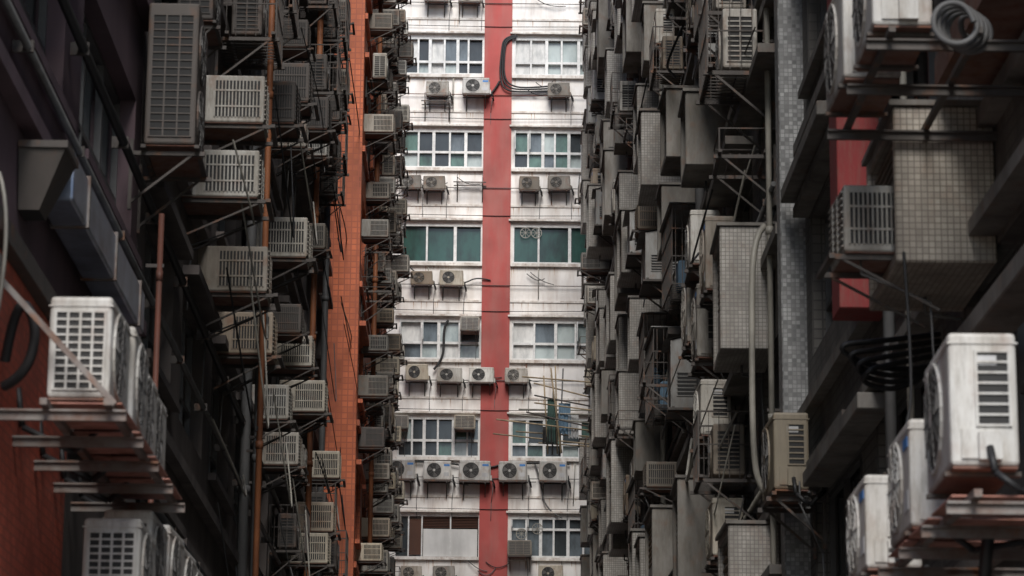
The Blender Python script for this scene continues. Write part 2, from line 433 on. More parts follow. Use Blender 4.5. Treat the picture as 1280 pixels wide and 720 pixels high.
def sheetbox(W=1.0, H=0.8, D=0.55, k='sheet'):
    b = MB(); w = W/2
    v = [(0,-w,0),(D,-w,0),(D,w,0),(0,w,0),(0,-w,H),(D,-w,H*0.86),(D,w,H*0.86),(0,w,H)]
    for f in ((0,3,2,1),(4,5,6,7),(0,1,5,4),(1,2,6,5),(2,3,7,6)):
        b.quad([v[i] for i in f], k)
    b.box(-0.01, D+0.05, -w-0.02, w+0.02, -0.035, -0.002, 'steel')
    for y in (-w, w):
        s = 1 if y > 0 else -1
        b.rod((D, y, 0), (D, y, H*0.86), 0.014, k)
        b.box(0.1, D-0.08, y, y+s*0.004, H*0.15, H*0.45, 'vent')
        for i in range(7):
            z = H*0.15+H*0.3*i/6
            b.box(0.09, D-0.07, y, y+s*0.012, z-0.006, z+0.006, k)
    b.quad([(0-0.02,-w-0.04,H+0.02),(D+0.1,-w-0.04,H*0.86),(D+0.1,w+0.04,H*0.86),(0-0.02,w+0.04,H+0.02)], k)
    bracket(b, w-0.1, D-0.02, 'steel', 0.4)
    return b.mesh('sheet_box')

T = {
 'sa': split('ac', True, False), 'sb': split('acn', True, True), 'sc': split('acold', False, False, 0.76, 0.54, 0.28),
 'sd': split('ac', True, False, 0.9, 0.68, 0.32), 'se': split('ac', False, False, 0.86, 0.66, 0.34, near='plain'), 'sf': split('acold', False, True, 0.84, 0.9, 0.34, near='plain'),
 'wa': windowac('ac'), 'wb': windowac('acold'), 'wc': windowac('acdk', 0.66, 0.45, 0.58), 'wd': windowac('acold', 0.55, 0.36, 0.5, 9),
 'ca': cagedac('acold'), 'cb': cagedac('acdk'), 'tall': tallac('acdk'), 'rack': emptyrack(), 'cage': windowcage(),
 'tb': tilebox(), 'tb2': tilebox(1.3, 1.5, 0.6), 'tb3': tilebox(1.0, 0.95, 0.55, 'render'), 'tb4': tilebox(1.5, 1.3, 0.6, 'render'),
 'sh': sheetbox(), 'sh2': sheetbox(0.85, 1.1, 0.5),
}
BIG = ('tb', 'tb2', 'tb4', 'cage')
NAME = {'rack': 'steel_bracket_rack', 'cage': 'window_security_cage', 'tb': 'tiled_ac_housing', 'tb2': 'tiled_ac_housing', 'tb3': 'concrete_ac_housing', 'tb4': 'concrete_ac_housing', 'sh': 'sheet_metal_ac_hood', 'sh2': 'sheet_metal_ac_hood'}
occ = {}
def put(kind, side, wall, y, z, s=1.0, off=0.0):
    nm = NAME.get(kind, 'air_conditioner')
    occ.setdefault(side, []).append((y, z, 0.75 if kind in BIG else 0.5, 1.6 if kind in ('tb2', 'tall', 'tb4') else (1.2 if kind in ('tb', 'sh2', 'cage') else 0.75)))
    rz = rnd.uniform(-0.025, 0.025)
    js = tuple(s*rnd.uniform(0.93, 1.07) for _ in range(3))
    if side == -1: o = obj(nm, T[kind], (wall+off, y, z), 0+rz, js)
    elif side == 1: o = obj(nm, T[kind], (wall-off, y, z), math.pi+rz, js)
    else: o = obj(nm, T[kind], (y, wall-off, z), -math.pi/2+rz, js)
    if kind not in ('tb', 'tb2', 'tb3', 'tb4', 'tbn', 'cage'): o.rotation_euler.x = rnd.uniform(-0.02, 0.02)
    return o
def free(side, y, z, hw=0.5, h=0.7):
    for (a, b, w, hh) in occ.get(side, []):
        if abs(a-y) < w+hw and (b-0.3 < z+h and z-0.3 < b+hh): return False
    return True

# ------------------------------------------------------------ ground
g = MB(); g.quad([(-600,-600,0),(600,-600,0),(600,600,0),(-600,600,0)], 'asph'); obj('ground', g.mesh('ground'))
g = MB(); g.quad([(-2.4,-5,0.004),(2.4,-5,0.004),(2.4,79,0.004),(-2.4,79,0.004)], 'pave'); obj('alley_pavement', g.mesh('alley_pavement'))

# ------------------------------------------------------------ far facade
FY = 80.0
def zc(k): return 1.6+11.66+2.85*(k)
fb = empty('white_apartment_building')
wins = [(-9.2,-6.6),(-5.9,-3.3),(-2.31,0.03),(0.93,3.35),(4.2,6.7),(7.4,9.6)]
wall = MB()
ks = list(range(-4, 8))
WH = 0.58
xa, xb = -10.5, 10.8
FH = 36
for i, k in enumerate(ks):
    z0 = 0 if i == 0 else zc(k-1)+WH
    wall.box(xa, xb, FY, FY+0.3, z0, zc(k)-WH, 'white')
    e = [xa]+[v for p in wins for v in p]+[xb]
    for j in range(0, len(e), 2):
        wall.box(e[j], e[j+1], FY, FY+0.3, zc(k)-WH, zc(k)+WH, 'white')
wall.box(xa, xb, FY, FY+0.3, zc(ks[-1])+WH, FH, 'white')
wall.box(xa, xb, FY+0.3, FY+12, 0, FH, 'white')
obj('walls', wall.mesh('walls'), parent=fb)
st = MB()
st.box(0.05, 0.86, FY-0.07, FY-0.003, 0, FH-0.1, 'red')
obj('red_stripe', st.mesh('red_stripe'), parent=fb)
tr = MB(); wn_ = MB()
pal = {5: ['g_dark','g_blue','g_blue','g_pale','g_curt'], 4: ['g_green','g_pale','g_blue','g_green','g_dark'], 3: ['g_dgreen'], 2: ['g_pale','g_curt','g_pale','g_blue'],
       1: ['g_blue','g_dark','g_green','g_pale'], 0: ['g_dark','g_blue','g_dark']}
def stain(x, z, wd, h):
    tr.quad([(x-wd, FY-0.004, z), (x+wd, FY-0.004, z), (x+wd*0.35, FY-0.004, z-h*0.6), (x, FY-0.004, z-h), (x-wd*0.4, FY-0.004, z-h*0.7)], 'stain')
for k in ks:
    z = zc(k)
    for _ in range(20):
        x = rnd.uniform(-2.6, 3.4)
        if 0.02 < x < 0.9: continue
        stain(x, z-WH-0.09, rnd.uniform(0.006, 0.02), rnd.uniform(0.1, 0.45))
    for _ in range(18):
        x = rnd.uniform(-2.6, 3.4)
        if 0.02 < x < 0.9: continue
        stain(x, z+1.12, rnd.uniform(0.006, 0.018), rnd.uniform(0.08, 0.3))
    for wi, (x0, x1) in enumerate(wins):
        tr.box(x0-0.06, x1+0.06 if wi != 2 else 0.046, FY-0.10, FY-0.002, z-WH-0.09, z-WH-0.002, 'whitetrim')
        tr.box(x0-0.12, min(x1+0.12, 0.045) if wi == 2 else x1+0.12, FY-0.14, FY-0.002, z+WH+0.10, z+WH+0.15, 'whitetrim')
        p = pal.get(k, pal[1])
        if k == 5 and wi == 3: p = ['g_curt', 'g_curt', 'g_pale']
        if k == 0 and wi == 2:
            wn_.box(x0, x0+0.35, FY+0.1, FY+0.12, z-WH, z+WH, 'g_dark')
            wn_.box(x0+0.38, x0+0.72, FY+0.02, FY+0.05, z-0.52, z+0.5, 'wood')
            wn_.box(x0+0.72, x1, FY+0.12, FY+0.14, z-WH, z+WH, 'vent')
            wn_.box(x0+0.78, x1-0.03, FY+0.03, FY+0.07, z-WH+0.02, z+0.22, 'board')
            for i in range(7):
                zz = z+0.26+i*0.045
                wn_.box(x0+0.76, x1-0.02, FY+0.04, FY+0.09, zz, zz+0.022, 'wood')
            for xx in (x0+0.36, x0+0.74, x0+1.55):
                wn_.box(xx-0.02, xx+0.02, FY+0.0, FY+0.03, z-WH, z+WH, 'frame')
            continue
        nc = 3 if k == 3 else (4 if k == 2 else rnd.choice([5, 6]))
        f = 0.034
        W = (x1-x0)
        fk = 'frame'
        wn_.box(x0, x1, FY+0.0, FY+0.10, z-WH, z-WH+0.06, fk)
        wn_.box(x0, x1, FY+0.0, FY+0.10, z+WH-0.06, z+WH, fk)
        tz = z-WH*rnd.choice([0.3, 0.3, 0.15, -0.4]) if k != 3 else z+WH*0.5
        if k != 3:
            wn_.box(x0, x1, FY+0.013, FY+0.095, tz-f, tz+f, fk)
        js_ = [0]+[rnd.uniform(-0.06, 0.06) for _ in range(nc-1)]+[0]
        xs_ = [x0+W*c/nc+js_[c] for c in range(nc+1)]
        for c in range(nc+1):
            xx = xs_[c]
            a = max(x0, xx-f*(1.3 if c % 2 == 0 else 0.8)); bb = min(x1, xx+f*(1.3 if c % 2 == 0 else 0.8))
            wn_.box(a, bb, FY+0.006, FY+0.105, z-WH+0.06, z+WH-0.06, fk)
        for c in range(nc):
            a = xs_[c]+f; bb = xs_[c+1]-f
            dy = rnd.choice([0.0, 0.03])
            kk = rnd.choice(p)
            wn_.box(a-0.02, bb+0.02, FY+0.11+dy, FY+0.12+dy, z-WH+0.05, (tz if k != 3 else z+WH-0.05), rnd.choice(p) if k != 3 else kk)
            if k != 3: wn_.box(a-0.02, bb+0.02, FY+0.11+dy, FY+0.12+dy, tz, z+WH-0.05, kk)
            if rnd.random() < 0.12 and k != 3:
                wn_.box(a, a+0.02, FY-0.32, FY-0.002, tz+0.03, z+WH-0.07, fk)
                wn_.box(a+0.022, a+0.028, FY-0.28, FY-0.02, tz+0.08, z+WH-0.12, 'g_pale')
for (xx, zz, kx) in ((1.3, zc(3)+0.35, 0), (1.62, zc(3)+0.35, 0), (1.25, zc(0)+0.1, 1), (1.7, zc(0)+0.25, 1)):
    pts = [(xx+0.15*math.cos(t*math.pi/8), FY-0.01, zz+0.15*math.sin(t*math.pi/8)) for t in range(17)]
    wn_.path(pts, 0.012, 'pvc', 4)
    for t in range(4):
        a = t*math.pi/4
        wn_.rod((xx-0.15*math.cos(a), FY-0.01, zz-0.15*math.sin(a)), (xx+0.15*math.cos(a), FY-0.01, zz+0.15*math.sin(a)), 0.008, 'pvc')
for k in ks:
    z = zc(k)
    tr.box(xa, 0.047, FY-0.03, FY-0.002, z+1.12, z+1.18, 'whitetrim')
    tr.box(0.863, xb, FY-0.03, FY-0.002, z+1.12, z+1.18, 'whitetrim')
    zz = z-WH-0.62+rnd.uniform(-0.05, 0.05)
    tr.path([(xa, FY-0.09, zz), (-1.0, FY-0.09, zz-0.01), (0.4, FY-0.1, zz-rnd.uniform(0, 0.04)), (xb, FY-0.09, zz)], 0.012, rnd.choice(['steel','pipeg','piper']))
    zz = z+WH+rnd.uniform(0.22, 0.4)
    tr.path([(-4, FY-0.06, zz), (0.5, FY-0.09, zz-0.05), (4, FY-0.06, zz)], 0.010, 'black')
    for _ in range(3):
        x = rnd.choice([-2.42, -1.2+rnd.uniform(-.6,.6), 2.0+rnd.uniform(-.7,.9)])
        tr.path([(x, FY-0.05, z-WH-0.1), (x+rnd.uniform(-.05,.05), FY-0.05, z-WH-rnd.uniform(0.6,1.4))], 0.014, rnd.choice(['piper','pvc','pipeg']))
obj('trim', tr.mesh('trim'), parent=fb)
obj('windows', wn_.mesh('windows'), parent=fb)

def fx(u): return (u-600)*0.0231
ACF = [
 (5.95,[(540,'sa'),(583,'sa')]),
 (5,[(543,'sc'),(592,'sb'),(697,'sc')]),
 (4,[(512,'sc'),(541,'sc'),(660,'sc'),(698,'sc')]),
 (3,[(527,'sc'),(564,'sa')]),
 (2,[(523,'sa'),(563,'sa'),(603,'sa'),(646,'sc')]),
 (1,[(505,'sb'),(550,'sb'),(596,'sb'),(643,'sb'),(692,'sb')]),
 (0,[(520,'sc'),(560,'sc'),(690,'sa')]),
]
for k, lst in ACF:
    for (u, kd) in lst:
        z = zc(int(k) if k == int(k) else 6)-WH-0.74+rnd.uniform(-0.03, 0.03)
        s = 0.98 if kd == 'sb' else 0.85
        put(kd, 0, FY, fx(u), z, s*(1.02 if k == 1 else 0.95), 0.02)
for (u, v) in ((588, 2), (583, 1), (501, 1)):
    put('wa', 0, FY, fx(u), zc(v)+WH-0.42, 0.9)
put('wb', 0, FY, fx(652), zc(0)-WH-0.02, 1.0)
put('rack', 0, FY, fx(586), zc(4)-WH-0.55, 0.85)
put('rack', 0, FY, fx(543), zc(5)-WH-0.95, 0.85)

# ------------------------------------------------------------ cables
def cable(pts, r, k, name='electric_cable', parent=None, sm=True):
    cu = bpy.data.curves.new(name, 'CURVE'); cu.dimensions = '3D'
    sp = cu.splines.new('NURBS' if sm else 'POLY'); sp.points.add(len(pts)-1)
    for i, p in enumerate(pts): sp.points[i].co = (*p, 1)
    if sm: sp.use_endpoint_u = True; sp.order_u = 3
    cu.bevel_depth = r; cu.bevel_resolution = 2; cu.resolution_u = 5
    cu.materials.append(M[k])
    o = bpy.data.objects.new(name, cu); COL.objects.link(o)
    if parent: o.parent = parent
    return o
z5 = zc(5)
for d in (0, 0.09, 0.17):
    cable([(1.0-d*0.2, FY-0.1, z5+0.62-d*0.4), (0.62+d*0.5, FY-0.14, z5+0.6-d*0.5), (0.55+d*0.5, FY-0.14, z5+0.1), (0.5+d*0.7, FY-0.14, z5-0.6),
           (0.62+d, FY-0.16, z5-1.1+d), (1.3, FY-0.14, z5-1.12+d*0.6), (2.3, FY-0.1, z5-1.05+d)], 0.026, 'black')
cable([(0.5, FY-0.14, z5-0.8), (0.35, FY-0.14, z5-1.1), (0.1, FY-0.12, z5-1.3), (0.0, FY-0.12, z5-1.25)], 0.03, 'black')
cable([(-0.9, FY-0.1, zc(2)+0.55), (-1.05, FY-0.1, zc(2)+0.4), (-1.0, FY-0.12, zc(2)-0.6), (-1.3, FY-0.14, zc(2)-0.9)], 0.035, 'black')
cable([(-2.4, FY-0.1, zc(1)-0.75), (-1.2, FY-0.12, zc(1)-0.68), (0.2, FY-0.1, zc(1)-0.95), (0.9, FY-0.14, zc(1)-0.7), (2.6, FY-0.1, zc(1)-0.75)], 0.028, 'black')
cable([(1.6, FY-0.1, zc(1)-0.7), (1.75, FY-0.2, zc(1)-1.1), (1.9, FY-0.12, zc(1)-2.1), (2.4, FY-0.1, zc(1)-2.3)], 0.022, 'pipeg')
cable([(-2.2, FY-0.1, zc(3)+0.6), (-2.3, FY-0.12, zc(3)), (-2.1, FY-0.12, zc(3)-0.8), (-1.7, FY-0.14, zc(3)-1.0)], 0.02, 'black')
cable([(0.3, FY-0.1, zc(3)-1.1), (-0.1, FY-0.14, zc(3)-1.0), (-0.5, FY-0.12, zc(3)-1.25), (-1.2, FY-0.1, zc(3)-1.2)], 0.02, 'black')
for k in range(-1, 7):
    for _ in range(3):
        x = rnd.uniform(-2.3, 1.6); z = zc(k)-WH-rnd.uniform(0.1, 0.5)
        cable([(x, FY-0.1, z), (x+0.3, FY-0.13, z-0.3), (x+rnd.uniform(0.5, 0.9), FY-0.1, z-rnd.uniform(-0.1, 0.4))], 0.012, rnd.choice(['black','black','pipeg']))

# ------------------------------------------------------------ side buildings
def side_building(name, side, xw, y0, y1, H, wk, lk, zoff=0.3, bay=3.4, endk=None, fh=2.86, ledge=0.16, glassk=('g_dark','g_dark','g_blue'), frk='framedk', zbase=0.0, depth=9, hood=(1.3, 2.3)):
    e = empty(name)
    s = side
    w = MB(); wi = MB()
    n = int(round((y1-y0)/bay)); bay = (y1-y0)/n
    w.box(xw+s*0.3, xw+s*depth, y0, y1, zbase, H, wk)
    if endk is None: endk = wk
    w.box(xw+s*0.002, xw+s*depth, y0-0.12, y0-0.002, zbase, H, endk)
    z = zbase; k = 0
    while True:
        s0 = zoff+k*fh+1.0; s1 = s0+1.45
        if s1 > H-0.3: break
        if s0 > z:
            w.box(xw, xw+s*0.3, y0, y1, z, s0, wk)
            for j in range(n):
                a = y0+j*bay
                w.box(xw, xw+s*0.3, a, a+0.45, s0, s1, wk)
                w.box(xw, xw+s*0.3, a+bay-0.45, a+bay, s0, s1, wk)
                p0 = a+0.45; p1 = a+bay-0.45
                gk = rnd.choice(glassk)
                wi.box(xw+s*0.22, xw+s*0.24, p0, p1, s0, s1, gk)
                for q in range(4):
                    yy = p0+(p1-p0)*q/3
                    wi.box(xw+s*0.14, xw+s*0.2, max(p0, yy-0.03), min(p1, yy+0.03), s0+0.05, s1-0.05, frk)
                for zz in (s0+0.025, s1-0.025, s0+0.5):
                    wi.box(xw+s*0.143, xw+s*0.197, p0, p1, zz-0.025, zz+0.025, frk)
                if rnd.random() < 0.75:
                    w.box(xw-s*ledge*rnd.uniform(*hood), xw-s*0.002, p0-0.15, p1+0.15, s1+0.05, s1+0.15, lk)
                if rnd.random() < 0.6:
                    w.box(xw-s*0.1, xw-s*0.002, p0-0.1, p1+0.1, s0-0.09, s0-0.01, lk)
            w.box(xw-s*ledge, xw-s*0.002, y0+0.01, y1-0.01, s0-0.62, s0-0.5, lk)
            z = s1
        k += 1
    w.box(xw, xw+s*0.3, y0, y1, z, H, wk)
    w.box(xw-s*0.12, xw+s*depth, y0-0.1, y1+0.1, H+0.002, H+0.7, lk)
    obj('walls', w.mesh('walls'), parent=e)
    obj('windows', wi.mesh('windows'), parent=e)
    return e

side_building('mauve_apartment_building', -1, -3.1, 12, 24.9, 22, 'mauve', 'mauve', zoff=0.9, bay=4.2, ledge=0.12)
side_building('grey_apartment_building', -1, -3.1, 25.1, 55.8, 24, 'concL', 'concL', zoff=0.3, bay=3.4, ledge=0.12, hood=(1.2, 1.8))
side_building('orange_apartment_building', -1, -2.45, 56.2, 71.5, 28, 'orange', 'orange', zoff=0.2, bay=3.0, ledge=0.06, endk='orange')
side_building('tiled_apartment_building', 1, 3.4, 11, 28.8, 22, 'concR', 'ledge', zoff=0.9, bay=4.4, ledge=0.12, hood=(1.2, 1.8))
side_building('weathered_apartment_building', 1, 3.3, 29.3, 76, 29.5, 'concR', 'ledge', zoff=0.2, bay=3.6, endk='mosaicl')

w = MB()
w.bbox(-3.09, -2.75, 9, 18.8, 0, 5.55, 'brickred', 0.01, 1)
w.box(-3.09, -2.68, 8.95, 18.9, 5.553, 5.68, 'steel')
obj('red_tiled_wall', w.mesh('w'))
w = MB()
w.bbox(-3.09, -2.78, 18.95, 23.0, 0, 5.0, 'concL', 0.01, 1)
w.box(-3.09, -2.70, 18.95, 23.05, 5.003, 5.1, 'concL')
obj('concrete_wall', w.mesh('w'))
w = MB(); w.bbox(3.14, 3.5, 28.83, 29.17, 0, 29.4, 'mosaicl', 0.01, 1); obj('mosaic_pilaster', w.mesh('w'))
w = MB(); w.bbox(2.99, 3.398, 23.0, 23.5, 6.9, 21.9, 'redr', 0.01, 1); obj('crimson_pilaster', w.mesh('w'))
w = MB(); w.box(3.0, 3.398, 11, 18.0, 7.25, 7.45, 'rustm'); w.box(3.02, 3.39, 11, 17.9, 7.46, 7.55, 'ledge'); obj('concrete_canopy', w.mesh('w'))
for (y0, y1, z) in ((12, 18.2, 5.5), (23, 27, 6.05), (25.4, 28.6, 9.3)):
    w = MB(); w.bbox(3.12, 3.398, y0, y1, z, z+0.14, 'ledge', 0.01, 1); obj('concrete_canopy', w.mesh('w'))
w = MB(); w.bbox(-3.05, -2.80, 18.9, 23.2, 6.65, 7.0, 'duct', 0.02)
for yy in (19.6, 21.2, 22.8): w.box(-3.06, -2.785, yy, yy+0.05, 6.64, 7.02, 'steelw')
obj('ventilation_duct', w.mesh('w'))
w = MB()
a = [(-3.09,18.3,6.85),(-2.78,18.3,6.85),(-2.78,18.8,6.85),(-3.09,18.8,6.85)]
b_ = [(-3.09,18.4,6.45),(-2.95,18.4,6.45),(-2.95,18.7,6.45),(-3.09,18.7,6.45)]
for i in range(4):
    j = (i+1) % 4; w.quad([b_[i], b_[j], a[j], a[i]], 'acdk')
w.quad(a, 'acdk'); w.quad(b_[::-1], 'vent'); w.box(-3.09, -2.76, 18.28, 18.82, 6.852, 6.9, 'steel')
obj('exhaust_hood', w.mesh('w'))

# ------------------------------------------------------------ key units, left
XL = -3.1
T['nl'] = split('acn', True, False, 0.84, 0.62, 0.34, gap=0.30, br=False, cols=4, drain=False)
for i, y in enumerate((16.2, 17.1, 18.0, 18.8)):
    put('nl', -1, -2.75, y, 4.64)
for i, y in enumerate((17.9, 19.1, 20.0, 20.9, 21.8)):
    put('nl', -1, -2.75, y, 3.62+(0.25 if i > 0 else 0))
def platform(x_in, x_out, ys, z, k='steelw', tray=None, strut=0.35):
    rk = MB()
    for y in ys:
        rk.box(x_in, x_out, y-0.006, y+0.03, z-0.11, z-0.05, k)
        rk.box(x_in, x_out, y-0.03, y-0.008, z-0.062, z-0.05, k)
        if strut: rk.rod((x_in, y, z-0.1-strut), (x_in+(x_out-x_in)*0.7, y, z-0.1), 0.014, 'steel')
    for f in (0.42, 0.88):
        x = x_in+(x_out-x_in)*f
        rk.box(x-0.02, x+0.02, ys[0]-0.15, ys[-1]+0.15, z-0.048, z-0.01, k)
    if tray:
        for (a0, a1) in tray:
            xa_ = x_in+(x_out-x_in)*0.36; xb_ = x_in+(x_out-x_in)*0.96
            rk.box(xa_, xb_, a0, a1, z-0.008, z+0.0, 'tray')
    return obj('steel_bracket_rack', rk.mesh('r'))
platform(-2.75, -1.98, (15.75, 16.6, 17.45, 18.3, 19.1), 4.64, tray=[(15.78,16.58),(16.68,17.42),(17.52,18.27),(18.36,19.2)], strut=0)
platform(-2.78, -1.98, (19.0, 20.0, 21.0, 22.0), 3.87, tray=[(18.7,20.4),(20.5,22.2)], strut=0)
platform(-2.75, -1.98, (17.5, 18.3), 3.62, tray=[(17.5,18.3)], strut=0)
rk = MB(); rk.rod((-2.74, 15.6, 5.35), (-2.03, 15.62, 4.6), 0.024, 'steelw'); rk.box(-2.75, -2.70, 15.57, 15.63, 4.4, 5.45, 'steelw')
obj('steel_tie_bar', rk.mesh('r'))

for (k, y, z, s) in [('tall',24.5,8.5,1),('wb',29.6,10.3,1.15),('wa',28.8,9.25,1.25),('wb',30.7,8.7,1.2),('wa',37.6,10.8,1.2),('wb',33,8.5,1.15),
                     ('wa',36.9,8.45,1.0),('wa',44.5,10.0,1.1),('wa',46,7.8,1.1),('wb',38.9,8.2,1.1),('cb',48.6,15.3,1.1),('cb',48.6,16.5,1.1),('cb',48.8,17.7,1.1),
                     ('wb',40.8,11.6,1.0),('wd',42.3,10.7,0.9),('cb',32,12.0,1.1),('cb',34.5,13.2,1.1),('wc',36,12.2,1.2),('wc',38.3,13.2,1.2),('tall',26.9,10.5,0.9),
                     ('wc',43,14.2,1.2),('cb',45,15.4,1.1)]:
    put(k, -1, XL, y, z, s)
def fill(side, xw, y0, y1, z0f, z1f, kinds, prob, dy=1.35, dz=1.43, zo=0.0, off=0.0, smin=0.9, smax=1.15):
    y = y0
    while y < y1:
        shift = rnd.uniform(-0.25, 0.25)
        zlo = z0f(y); zhi = z1f(y)
        for i in range(int(zlo/dz), int(zhi/dz)+1):
            z = zo+i*dz+shift+rnd.uniform(-0.14, 0.14)
            yy = y+rnd.uniform(-0.2, 0.2)
            if rnd.random() < prob:
                kd = rnd.choice(kinds)
                h = 1.5 if kd in ('tb2', 'tall', 'tb4') else (1.15 if kd in ('tb', 'sh2', 'cage') else 0.65)
                if free(side, yy, z, 0.7 if kd in BIG else 0.5, h):
                    put(kd, side, xw, yy, z, rnd.uniform(smin, smax), off)
        y += dy
lo = lambda y: 1.6+0.115*y
hi = lambda y: 1.6+0.36*y
fill(-1, XL, 30, 38, lambda y: 1.6+0.27*y, hi, ['wb','wc','wc','cb','wd'], 0.12)
fill(-1, XL, 38.5, 46, lo, hi, ['wb','wc','wa','cb','sc','wd'], 0.22)
fill(-1, XL, 46, 55, lo, lambda y: 1.6+0.185*y, ['wb','wc','wa','cb','sc','wd'], 0.5)
fill(-1, XL, 46, 52, lambda y: 1.6+0.3*y, hi, ['wc','cb','wb'], 0.6)
fill(-1, -2.45, 57.6, 71, lo, hi, ['wa','wb','wa','sc','wb','ca','wc','sd','wd','rack'], 0.74, dy=1.3, dz=1.15, smin=0.8, smax=1.0)

# ------------------------------------------------------------ key units, right
XR = 3.3
T['nr'] = split('acn', True, False, 0.86, 0.72, 0.33, gap=0.66, br=False, near='plain', drain=False)
T['nr2'] = split('acn', False, True, 0.84, 0.64, 0.32, gap=0.70, br=False, near='plain', drain=False)
for (k, y, z) in (('nr',14.4,3.98),('nr2',15.6,3.86),('nr2',17.3,3.86)):
    put(k, 1, 3.4, y, z)
platform(3.4, 2.30, (13.8, 14.6, 15.4, 16.2), 3.86, tray=[(13.9,14.55),(14.65,15.35),(15.45,16.1)], strut=0)
platform(3.4, 2.30, (16.8, 17.5), 3.85, tray=[(16.85,17.45)], strut=0)
T['tbn'] = tilebox(1.5, 1.1, 0.68, 'mosaicb'); NAME['tbn'] = 'tiled_ac_housing'
put('tbn', 1, 3.4, 18.8, 6.08)
put('wa', 1, 3.04, 18.6, 6.2, 1.05)
T['nt'] = split('acn', True, False, 0.86, 0.7, 0.35, gap=0.7, br=False, hose=False)
put('nt', 1, 3.4, 16.5, 7.0); put('nt', 1, 3.4, 17.7, 7.05)
platform(3.4, 2.28, (16.1, 17.0, 18.0), 7.0, k='steel', strut=0)
for (k, y, z, s) in [('tb2',31.6,8.25,1),('ca',33.2,7.1,1.1),('tb2',31.4,4.75,1),('ca',31.2,11.4,1.25),('ca',32.6,12.6,1.2),('tb3',36.2,11.7,1.1),('rack',31,10.4,1.1),
                     ('sd',36.2,10.35,1.15),('tb',45.3,13.9,1.05),('sf',37.4,9.6,1.1),('rack',43.6,10.3,1.25),('cage',45.2,10.2,1.1),('tb4',44.4,7.0,1.05),
                     ('se',33.6,6.2,1.1),('se',35,7.9,1.1),('tb',50,12.0,1),('sh2',40.3,9.3,1.1),('tb3',40,12.9,1.1),('sf',34.3,9.6,1.0),('sh2',34.8,12.8,1),
                     ('cage',41.5,11.3,1.0),('tb4',38.6,6.6,1.0)]:
    put(k, 1, XR, y, z, s)
KR = ['sd','sd','se','sf','tb','tb','tb3','tb4','tb2','sh','sh2','ca','wb','sa','rack','cage']
fill(1, XR, 34, 45, lo, hi, KR, 0.45, dy=1.8, dz=1.5)
fill(1, XR, 45.5, 60, lo, hi, KR, 0.75, dy=1.7, dz=1.4)
fill(1, XR, 60.5, 75.5, lo, hi, KR, 0.78, dy=1.6, dz=1.35, smin=0.85, smax=1.05)
fill(1, 3.4, 19.9, 28, lambda y: 1.6+0.12*y, lambda y: 1.6+0.36*y, ['sd','rack','wc'], 0.05, dy=2.0, dz=1.5)

# ------------------------------------------------------------ pipes
def pipe(x, y, z0, z1, r, k):
    b = MB()
    b.rod((x, y, z0), (x, y, z1), r, k, 10)
    z = z0+1.0
    while z < z1:
        b.rod((x, y, z), (x, y, z+0.09), r*1.25, k, 10)
        b.box(x-r*1.5 if x > 0 else x-0.12, x+0.12 if x > 0 else x+r*1.5, y-0.012, y+0.012, z+0.12, z+0.15, 'steel')
        z += 2.1
    return obj('drain_pipe', b.mesh('pipe'))
for (x, y, k, r, zt) in [(-2.52,32.3,'pipeor',0.038,0),(-2.62,33.2,'pipeg',0.045,0),(-2.78,24.0,'piper',0.025,7.9),(-2.75,45.8,'pipeor',0.05,0),(-2.95,35.5,'pipeg',0.07,0),
                     (-2.25,59.3,'pipeor',0.05,0),(-2.3,66,'piper',0.05,0),(-2.9,52,'pipeg',0.06,0),
                     (3.18,30.3,'pvc',0.035,0),(3.15,39.5,'pipeg',0.07,0),(3.1,47,'pvc',0.05,0),(3.1,52.5,'pipeg',0.07,0),(3.15,58,'piper',0.06,0),(3.25,22.0,'pipeg',0.05,0),(3.3,21.3,'pvc',0.03,0),(3.15,64,'pipeg',0.07,0)]:
    top = zt if zt else (21.5 if (abs(y-22) < 3) else (23.5 if x < 0 and y < 56 else (27.5 if x < 0 else 29)))
    pipe(x, y, 0.0, top, r, k)
for (x, z, k, r, y0, y1) in [(-2.98,7.4,'pipeg',0.03,12,55),(-2.98,8.2,'black',0.04,12,55),(-2.95,5.6,'black',0.04,24,55),(3.2,9.9,'pipeg',0.03,30,70),(3.22,6.8,'pvc',0.03,30,60),(3.3,6.3,'black',0.03,20,28.5)]:
    b = MB(); b.rod((x, y0, z), (x, y1, z), r, k, 8)
    yy = y0+0.8
    while yy < y1:
        b.box(x-0.1 if x < 0 else x-0.04, x+0.04 if x < 0 else x+0.1, yy, yy+0.03, z-r-0.01, z+r+0.01, 'steel'); yy += 2.5
    obj('conduit_pipe', b.mesh('c'))

# ------------------------------------------------------------ hanging cables on side walls
def hang(side, x, y, z, dy, sag, k, r):
    pts = [(x, y, z), (x-side*0.15, y+dy*0.25, z-sag*0.75), (x-side*0.18, y+dy*0.5, z-sag), (x-side*0.12, y+dy*0.8, z-sag*0.7), (x, y+dy, z-rnd.uniform(-0.3, 0.5))]
    cable(pts, r, k)
for i in range(24):
    y = rnd.uniform(26, 55); z = 1.6+y*rnd.uniform(0.14, 0.34)
    hang(-1, -2.6-rnd.uniform(0, 0.3), y, z, rnd.uniform(1.5, 6), rnd.uniform(0.4, 1.6), rnd.choice(['pvc','black','black','pipeg']), rnd.choice([0.008, 0.011]))
for (y, z, dy, sg) in ((28.5, 9.3, 3.5, 1.2), (30, 8.8, 2, 1.6), (34, 8.3, 2.5, 1.3), (27.5, 9.6, 1.6, 0.7), (38, 7.9, 3, 1.4), (37, 12.6, 4, 1.2)):
    hang(-1, -2.5, y, z, dy, sg, 'pvc', 0.011)
